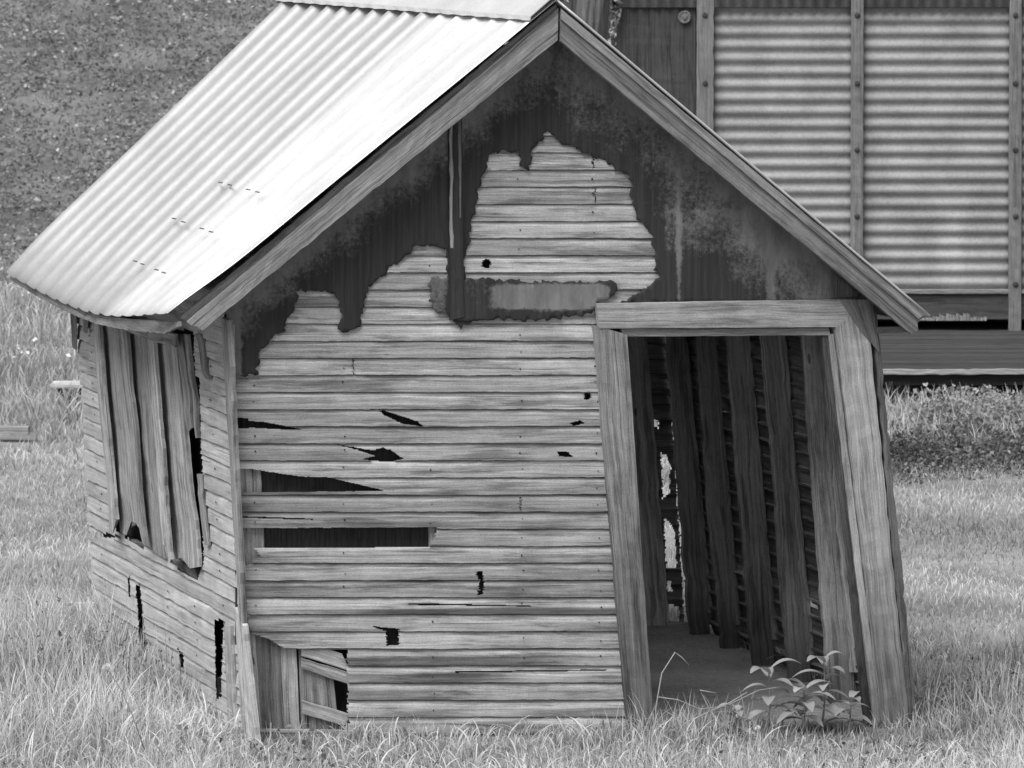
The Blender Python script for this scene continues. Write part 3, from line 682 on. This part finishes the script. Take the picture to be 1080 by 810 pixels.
# old trunk between shed and building
def tube(mb, pts, radii, seg=8, tone=1.0, rough=.0):
    rings = []; prev = None
    for i, p in enumerate(pts):
        p = np.asarray(p, float); q = np.asarray(pts[min(i + 1, len(pts) - 1)], float) - np.asarray(pts[max(i - 1, 0)], float); q = unit(q)
        a = unit(np.cross(q, [0.3, 1, .1])); b = np.cross(q, a)
        rings.append([p + radii[i] * (1 + rough * rng.normal()) * (a * math.cos(k) + b * math.sin(k)) for k in np.linspace(0, 2 * math.pi, seg + 1)[:-1]])
    mb.loft(rings, tone)
trunk = empty('tree', (Y(628, 40, 14)[0], 14, float(terrain(.9, 14))), 'dark tree trunk rising between the shed ridge and the metal building', 'tree')
tx = Y(622, 0, 14)[0]
mb = MB(); zs = np.linspace(-.2, 6.5, 24); tube(mb, [(tx + .05 * math.sin(z * 2), 14 + .04 * math.cos(z * 3), z) for z in zs], [.17 - .012 * z for z in zs], 14, 1.0, .05); mb.build('trunk', M['dark'], trunk)
mb = MB(); pts_f = []
for k in range(9):
    a = k * .75; b_ = [(tx, 14, 4.4 + k * .22)]; 
    for s_ in range(1, 5): b_.append((tx + math.cos(a) * s_ * .28, 14 + math.sin(a) * s_ * .28, 4.4 + k * .22 + s_ * .22))
    tube(mb, b_, [.05, .04, .028, .018, .008], 6); pts_f.append(b_[-1]); pts_f.append(b_[-2])
mb.build('limb', M['dark'], trunk)

# ------------------------------------------------------------------ GROUND
def npmesh(name, V, Fq, mat, tone=None, parent=None, smooth=False):
    me = bpy.data.meshes.new(name); V = np.asarray(V, np.float32); Fq = np.asarray(Fq, np.int32); k = Fq.shape[1]
    me.vertices.add(len(V)); me.vertices.foreach_set('co', V.ravel())
    me.loops.add(Fq.size); me.loops.foreach_set('vertex_index', Fq.ravel())
    me.polygons.add(len(Fq)); me.polygons.foreach_set('loop_start', np.arange(0, Fq.size, k, dtype=np.int32))
    me.polygons.foreach_set('loop_total', np.full(len(Fq), k, np.int32)); me.update(calc_edges=True)
    a = me.attributes.new('tone', 'FLOAT', 'POINT'); a.data.foreach_set('value', np.asarray(tone if tone is not None else np.ones(len(V)), np.float32))
    if smooth: me.polygons.foreach_set('use_smooth', np.ones(len(Fq), bool))
    me.materials.append(mat); o = bpy.data.objects.new(name, me); COL.objects.link(o); return o
xs = np.concatenate([np.linspace(-400, -16, 24), np.linspace(-15, 15, 121), np.linspace(16, 400, 24)])
ys = np.concatenate([np.linspace(-60, -6, 10), np.linspace(-5, 60, 240), np.linspace(62, 900, 40)])
GX, GY = np.meshgrid(xs, ys); GZ = terrain(GX, np.minimum(GY, 140))
V = np.stack([GX, GY, GZ], -1).reshape(-1, 3); nx = len(xs); I = np.arange(len(ys) - 1)[:, None] * nx + np.arange(nx - 1)[None]
tag(npmesh('ground', V, np.stack([I, I + 1, I + nx + 1, I + nx], -1).reshape(-1, 4), M['ground'], smooth=True), kind='structure')

fa, fb, fc, fd = edgeL(775), edgeR(775), edgeR(775) + D * TB, edgeL(775) + D * TB
FOOT = [(p[0], p[1]) for p in (fa, fb, fc, fd)]
def vnoise(x, y, s, seed):
    r = np.random.default_rng(seed); v = 0
    for k in range(6):
        a = r.uniform(0, 6.28); f = s * r.uniform(.6, 1.7); v = v + np.sin((x * math.cos(a) + y * math.sin(a)) * f + r.uniform(0, 6.28))
    return v / 6 * 1.6
def scatter(n, ylo, yhi, wide=.125, xmin=None, xmax=None, shedcut=True, pad=1.2):
    y = rng.uniform(ylo, yhi, n * 2); w = (y + 27.5) * wide + pad; wm = (yhi + 27.5) * wide + pad
    x = rng.uniform(-wm, wm, n * 2); k = np.abs(x) < w
    if xmin is not None: k &= x > xmin
    if xmax is not None: k &= x < xmax
    if shedcut: k &= ~inpoly(x, y, FOOT)
    return x[k][:n], y[k][:n]
def blades(name, x, y, h, w, bend, tone, mat, nseg=4, curl=1.0, zoff=0.0):
    n = len(x); z = terrain(x, y) + zoff; a = rng.uniform(0, 2 * np.pi, n); fa_ = rng.uniform(0, np.pi, n)
    bx, by = np.cos(a), np.sin(a); wx, wy = np.cos(fa_), np.sin(fa_) * .5
    V = np.zeros((n, nseg + 1, 2, 3), np.float32); T = np.zeros((n, nseg + 1, 2), np.float32)
    tw = rng.uniform(-.8, .8, n)
    for i in range(nseg + 1):
        t = i / nseg; ang = bend * t * curl
        hz = h * (np.sin(np.minimum(ang, 2.4)) / np.maximum(bend * curl, .05)) ; hx = h * (1 - np.cos(np.minimum(ang, 2.4))) / np.maximum(bend * curl, .05)
        ww = w * (1 - t ** 1.6) * .5 + w * .04
        for j, s in ((0, -1), (1, 1)):
            V[:, i, j, 0] = x + bx * hx + wx * ww * s; V[:, i, j, 1] = y + by * hx + wy * ww * s; V[:, i, j, 2] = z + hz - .01
        T[:, i, :] = (tone * (.28 + .82 * t))[:, None]  # darker towards the root: shade between blades put into the tone
    base = np.arange(n)[:, None] * (nseg + 1) * 2 + np.arange(nseg)[None] * 2
    Fq = np.stack([base, base + 1, base + 3, base + 2], -1).reshape(-1, 4)
    return tag(npmesh(name, V.reshape(-1, 3), Fq, mat, T.reshape(-1), smooth=True), None, None, None, 'stuff')
def leaves(name, x, y, z, size, tone, mat, flat=.6):
    n = len(x); a = rng.uniform(0, 2 * np.pi, n); d1 = np.stack([np.cos(a), np.sin(a), rng.normal(0, flat, n)], -1); d1 /= np.linalg.norm(d1, axis=1)[:, None]
    r = rng.normal(0, 1, (n, 3)) * [1, 1, flat]; d2 = np.cross(d1, np.cross(r, d1)); d2 /= np.linalg.norm(d2, axis=1)[:, None] + 1e-6
    c = np.stack([x, y, z], -1); L_ = size[:, None]; wd = L_ * rng.uniform(.22, .42, n)[:, None]
    up = np.array([0, 0, 1.0])
    V = np.stack([c - d1 * L_ * .5, c - d1 * L_ * .05 + d2 * wd + up * L_ * .08, c + d1 * L_ * .5 - up * L_ * .1, c - d1 * L_ * .05 - d2 * wd + up * L_ * .08], 1).reshape(-1, 3)
    I = np.arange(n)[:, None] * 4 + np.arange(4)[None]
    return tag(npmesh(name, V, I, mat, np.repeat(tone, 4)), None, None, None, 'stuff')

# near tall grass round the shed
def near_h(x, y):
    px, py = proj(np.stack([x, y, 0 * x], -1)); h = np.full(x.shape, .15)
    h = np.where((px < 220) & (y < 3.5), .21, h); h = np.where(px < 130, .26, h); h = np.where(px > 960, .17, h)
    h = np.where((px > 690) & (px < 900) & (y > -.6), .12, h)
    h = np.where((px > 330) & (px < 680), .12, h)
    h = h * (1 + .5 * vnoise(x, y, 4, 3)); wl = np.exp(-((px - 310) / 80) ** 2) * (y < .5); return h * (1 - .45 * wl)
x, y = scatter(62000, -2.4, 3.2, .12, pad=.6); h = near_h(x, y) * rng.uniform(.55, 1.35, len(x))
tn = np.clip(.62 + .27 * rng.normal(size=len(x)) + .28 * vnoise(x, y, 2.6, 5), .04, 1.15)
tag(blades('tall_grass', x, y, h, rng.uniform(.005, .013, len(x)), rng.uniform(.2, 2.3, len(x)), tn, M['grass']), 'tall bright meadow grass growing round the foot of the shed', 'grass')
x, y = scatter(5200, -2.2, 3.0, .12, pad=.6); h = near_h(x, y) * rng.uniform(1.2, 1.9, len(x))
tag(blades('grass_stalks', x, y, h, rng.uniform(.003, .006, len(x)), rng.uniform(.05, .9, len(x)), np.clip(.85 + .15 * rng.normal(size=len(x)), 0, 1.2), M['grass']), 'thin pale grass stalks standing above the tall grass', 'grass')
x, y = scatter(2600, -2.2, 0, .12, pad=.6); h = rng.uniform(.16, .3, len(x))
tag(blades('arching_grass', x, y, h, rng.uniform(.008, .013, len(x)), rng.uniform(1.6, 2.6, len(x)), np.clip(.95 + .12 * rng.normal(size=len(x)), 0, 1.2), M['grass'], nseg=7), 'broad arching grass blades in front of the shed', 'grass')
x, y = scatter(9000, -2.2, 2.6, .12, pad=.6); kk = (vnoise(x, y, 3.0, 91) > .2); x, y = x[kk], y[kk]
hh = near_h(x, y) * rng.uniform(.3, 1.0, len(x))
tag(leaves('low_weeds', x, y, terrain(x, y) + hh, rng.uniform(.02, .05, len(x)), np.clip(.45 + .2 * rng.normal(size=len(x)), .05, 1), M['weed'], .7), 'small leafy weeds mixed into the tall grass', 'weeds')
# middle lawn
x, y = scatter(80000, 3.0, 13.0, .12, pad=.8); k = 1 + .3 * vnoise(x, y, 2, 8)
tr = 1 - .35 * np.exp(-((y - 8.1 - .1 * x) / .35) ** 2) * (x > 0)
keep_ = (vnoise(x * .5, y * 1.6, 1.4, 61) + rng.normal(0, .25, len(x))) < .75; x, y, k, tr = x[keep_], y[keep_], k[keep_], tr[keep_]
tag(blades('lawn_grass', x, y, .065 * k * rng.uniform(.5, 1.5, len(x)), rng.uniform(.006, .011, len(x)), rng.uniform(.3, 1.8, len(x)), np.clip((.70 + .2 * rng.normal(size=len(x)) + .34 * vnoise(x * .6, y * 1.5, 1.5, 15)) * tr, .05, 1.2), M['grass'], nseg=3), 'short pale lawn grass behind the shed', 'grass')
# rear meadow
x, y = scatter(95000, 11.5, 30.0, .12, pad=1.0)
bp = [(G(px_, py_)[0], G(px_, py_)[1]) for px_, py_ in ((68, 436), (12, 464))]
kc = np.ones(len(x), bool)
for bx_, by_ in bp: kc &= ~((np.abs(x - bx_) < .2) & (y > by_ - .35) & (y < by_ + .35))
kc &= rng.random(len(x)) < np.clip((y - 11.5 - .8 * vnoise(x, y * .5, 2.0, 55)) / 2.5, 0, 1); x, y = x[kc], y[kc]
kb = ~((x > .4) & (y > 15.2) & (y < 25.6)); x, y = x[kb], y[kb]
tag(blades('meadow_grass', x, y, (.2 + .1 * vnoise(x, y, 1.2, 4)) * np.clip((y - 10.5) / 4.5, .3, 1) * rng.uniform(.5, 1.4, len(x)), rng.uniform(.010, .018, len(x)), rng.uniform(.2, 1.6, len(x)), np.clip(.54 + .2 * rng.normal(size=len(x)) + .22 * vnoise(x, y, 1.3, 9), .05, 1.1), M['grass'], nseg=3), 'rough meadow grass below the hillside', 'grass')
x, y = scatter(2600, 18, 29.5, .12, xmax=-2.0); x = x[:2600]
kk = vnoise(x, y, .9, 44) > -.05; x, y = x[kk], y[kk]
leaves('meadow_flowers', x, y, terrain(x, y) + rng.uniform(.18, .32, len(x)), rng.uniform(.03, .06, len(x)), rng.uniform(0, 1, len(x)), M['flower'], .4)
tag(bpy.data.objects['meadow_flowers'], 'tiny white flowers dotted through the rear meadow', 'flowers')
# hillside cover
x, y = scatter(90000, 28.0, 52.0, .12, pad=1.0)
tag(blades('hillside_grass', x, y, rng.uniform(.03, .10, len(x)), rng.uniform(.015, .035, len(x)), rng.uniform(.8, 2.3, len(x)), np.clip(.20 + .10 * rng.normal(size=len(x)) + .07 * vnoise(x, y, 2, 77), .0, 1), M['grass'], nseg=2), 'short dark grass on the hillside', 'grass')
x, y = scatter(150000, 28.0, 52.0, .12, pad=1.0)
cl = vnoise(x, y, 2.3, 21) + .7 * vnoise(x, y, 6, 22) + .5 * vnoise(x, y, 14, 24)
keep = cl + rng.normal(0, .5, len(x)) > -.55; x, y, cl = x[keep], y[keep], cl[keep]
leaves('hillside_plants', x, y, terrain(x, y) + rng.uniform(.0, .09, len(x)) + .05 * np.clip(cl, 0, 2), rng.uniform(.03, .085, len(x)), np.clip(.24 + .10 * cl + .13 * rng.normal(size=len(x)) + (rng.random(len(x)) < .07) * .6 + .10 * vnoise(x * .5, y, 1.1, 123), 0, 1.1), M['hill'], .35)
tag(bpy.data.objects['hillside_plants'], 'low leafy plants covering the dark hillside', 'ground cover')
# weeds under the deck
n = 64000; x = rng.uniform(1.5, 7.0, n); y = 10.7 + .5 * vnoise(x, x * 0, 2.2, 71) + 4.1 * rng.beta(1.7, 1.4, n); hh = .25 * (1 + .5 * vnoise(x, y, 3.1, 31)) * np.clip((y - 10.9) / 1.5, .08, 1) * (1 + .5 * vnoise(x, y, 7, 36))
kz = rng.uniform(0, 1, n) ** .7
tnw = np.clip(.10 + .75 * (y - 12.6) / 2.3 * (y > 12.6) + .35 * np.clip((11.6 - y), 0, 1) + .16 * rng.normal(size=n) + .3 * (kz - .5) + .15 * vnoise(x, y, 4, 39), .02, 1.1)  # paler to rear and front; the middle's shading is put into the leaf tone
leaves('weed_patch', x, y, terrain(x, y) + hh * kz * .8, rng.uniform(.02, .055, n), tnw, M['weed'], .7)
tag(bpy.data.objects['weed_patch'], 'dark leafy weeds growing along the front of the plank deck', 'weeds')
x, y = scatter(9000, 12.3, 15.0, .13, xmin=1.8)
tag(blades('weed_stalks', x, y, rng.uniform(.12, .36, len(x)), rng.uniform(.008, .014, len(x)), rng.uniform(.1, 1.4, len(x)), np.clip(.7 + .2 * rng.normal(size=len(x)), 0, 1), M['grass']), 'pale grass stalks rising through the weeds by the deck', 'grass')

# ------------------------------------------------------------------ SMALL THINGS
def leafblade(mb, base, dirv, ln, wd, droop, tone):
    dirv = unit(np.asarray(dirv, float)); side = unit(np.cross(dirv, Z)); rings = []
    for i in range(8):
        t_ = i / 7; p = base + dirv * ln * t_ - Z * droop * ln * t_ * t_; w_ = wd * math.sin(math.pi * (t_ * .92 + .06)) ** .8
        rings.append([p - side * w_ + Z * w_ * .25, p, p + side * w_ + Z * w_ * .25])
    mb.loft(rings, tone, closed=False)
def plant(px, py, o, h, nl, label, ll=.12):
    base = F(px, py, o); base[2] = float(terrain(base[0], base[1])); r = empty('broadleaf_plant', base, label, 'plant', 'broad-leaved weeds in the doorway')
    top = base + np.array([.02, 0, h]); mb = MB(); tube(mb, [base + (top - base) * t_ + np.array([.01 * math.sin(t_ * 4), 0, 0]) for t_ in np.linspace(0, 1, 6)], [.006, .006, .005, .005, .004, .003], 6, .5); mb.build('stem', M['leaf'], r, smooth=True)
    for i in range(nl):
        t_ = .35 + .65 * i / (nl - 1); a = i * 2.4 + px; el = .15 + .7 * t_ * t_
        mb = MB(); leafblade(mb, base + (top - base) * t_, (math.cos(a), math.sin(a) * .8, el), ll * rng.uniform(.75, 1.2), ll * .19, .55, rng.uniform(.3, 1.0)); mb.build('leaf', M['leaf'], r, smooth=True)
plant(808, 776, .12, .36, 10, 'broad-leaved weed in the doorway, the left one with the star of long leaves on top', .19)
plant(845, 778, .16, .27, 14, 'low bushy broad-leaved weed in the middle of the doorway', .18)
plant(866, 774, .08, .40, 12, 'tallest broad-leaved weed in the doorway, beside the pale stud', .18)
plant(772, 782, .16, .16, 8, 'lowest broad-leaved weed at the left side of the threshold', .15)
plant(893, 784, .16, .20, 9, 'broad-leaved weed against the foot of the right door post', .15)
def stalk(name, pts, rad, label, cat, head=None, group=None):
    r = empty(name, pts[0], label, cat, group); mb = MB(); tube(mb, pts, [rad * (1 - .4 * i / len(pts)) for i in range(len(pts))], 6, .45); mb.build('stem', M['grass'], r, smooth=True)
    if head:
        c = np.asarray(pts[-1]); mb = MB(); N_ = 260
        for i in range(N_):
            g = rng.normal(size=3); g = unit(g); a = unit(np.cross(g, [1, .3, .2])); b_ = c + g * head * .35; e = c + g * head
            k = mb.addv([b_ + a * .0006, e + a * .0022, e - a * .0022, b_ - a * .0006], .9); mb.quadface((k, k + 1, k + 2, k + 3), [(0, 0)] * 4)
        mb.build('seed_head', M['flower'], r)
def gp(px, py, o=.5):
    p = F(px, py, o); return p
stalk('dandelion', [F(152, 790, .9), F(140, 755, .9), F(128, 728, .9), F(117, 711, .9), F(112, 704, .9)], .0035, 'dandelion seed head on a slanting stem left of the shed', 'dandelion', .022)
stalk('dandelion', [F(799, 800, .5), F(799, 785, .5), F(799, 768, .5)], .003, 'small dandelion seed head just below the doorway', 'dandelion', .016)
stalk('dry_stalk', [F(690, 785, .2), F(692, 745, .2), F(698, 710, .2), F(712, 688, .2), F(720, 694, .2), F(727, 702, .2)], .0042, 'bent dry stalk against the bottom of the left door post', 'stalk')
stalk('dry_stalk', [F(693, 735, .18), F(715, 738, .18), F(738, 748, .18), F(765, 745, .18), F(800, 728, .18), F(838, 722, .18)], .0035, 'long dry stalk lying across the doorway threshold', 'stalk')
stalk('dry_stalk', [F(722, 763, .2), F(745, 752, .2), F(768, 742, .2), F(788, 730, .2)], .0042, 'short pale stalk crossing the threshold stalk in the doorway', 'stalk')
stalk('dry_stalk', [F(763, 776, .22), F(752, 756, .22), F(742, 735, .22), F(738, 728, .22), F(755, 731, .22)], .005, 'pale folded stalk poking up from the threshold', 'stalk')
# plank on blocks, lying boards (left background)
def slab(name, px0, px1, py, y0, depth, th, label, cat, tone=1.2, legs=False, mat='pale', rot=0.0):
    base = G(px0, py, th); other = G(px1, py, th); r = empty(name, (base + other) / 2 - Z * th, label, cat)
    zz = float(terrain(base[0], base[1])) + y0; a = base.copy(); a[2] = zz + th; b_ = other.copy(); b_[2] = zz + th + rot
    mb = MB(); board(mb, a, b_, a + np.array([0, depth, 0]), b_ + np.array([0, depth, 0]), Z, th, tone=tone, rag=.006); mb.build('top_plank', M[mat], r)
    if legs:
        for t_ in (.08, .5, .86):
            c = a + (b_ - a) * t_; mb = MB(); A0 = c + np.array([0, .05, -th]); A1 = A0 - Z * (y0 + .05)
            board(mb, A0, A1, A0 + ex * .07, A1 + ex * .07, NB, depth * .7, tone=.8); mb.build('block', M['dark'], r)
slab('low_bench', 53, 110, 423, .14, .32, .03, 'low plank bench standing in the meadow just behind the shed on the left', 'bench', 1.15, True)
slab('fallen_board', -30, 30, 459, .07, .12, .05, 'grey weathered board lying in the grass at the far left edge', 'board', .7)
slab('grass_plank', -60, 104, 652, .03, .05, .02, 'thin pale plank lying in the tall grass left of the shed', 'board', 1.25)

# ------------------------------------------------------------------ LIGHT, SKY, CAMERA
w = bpy.data.worlds.new('World'); scene.world = w; w.use_nodes = True; N = NT(w); bg = w.node_tree.nodes['Background']
sky = N.new('ShaderNodeTexSky', sky_type='NISHITA'); sky.sun_disc = False
SE, SA = R(58), R(-62)          # elevation, azimuth from +Y clockwise (from the upper left)
sky.sun_elevation = SE; sky.sun_rotation = SA; sky.dust_density = 3.0; sky.altitude = 300
bw = N.new('ShaderNodeRGBToBW'); N.link(sky.outputs[0], bw.inputs[0]); N.link(bw.outputs[0], bg.inputs[0]); bg.inputs[1].default_value = .15
ld = bpy.data.lights.new('sun', 'SUN'); ld.energy = 4.3; ld.angle = R(50); ld.color = (1, 1, 1)
lo = bpy.data.objects.new('sun', ld); COL.objects.link(lo)
SA = R(-142)
sky.sun_rotation = SA
sd = Vector((math.cos(SE) * math.sin(SA), math.cos(SE) * math.cos(SA), math.sin(SE)))
lo.rotation_euler = sd.to_track_quat('Z', 'Y').to_euler(); lo.location = (0, 0, 30)
cd = bpy.data.cameras.new('camera'); co = bpy.data.objects.new('camera', cd); COL.objects.link(co)
co.location = Vector(CAM); co.rotation_euler = (math.pi / 2 - PITCH, 0, 0); cd.sensor_width = 36; cd.lens = FPX / 1080 * 36
cd.clip_start = 1; cd.clip_end = 3000; cd.dof.use_dof = True; cd.dof.focus_distance = 27.4; cd.dof.aperture_fstop = 11
scene.camera = co
scene.view_settings.view_transform = 'Standard'; scene.view_settings.look = 'None'; scene.view_settings.exposure = 0; scene.view_settings.gamma = 1
scene.render.resolution_x = 1024; scene.render.resolution_y = 768
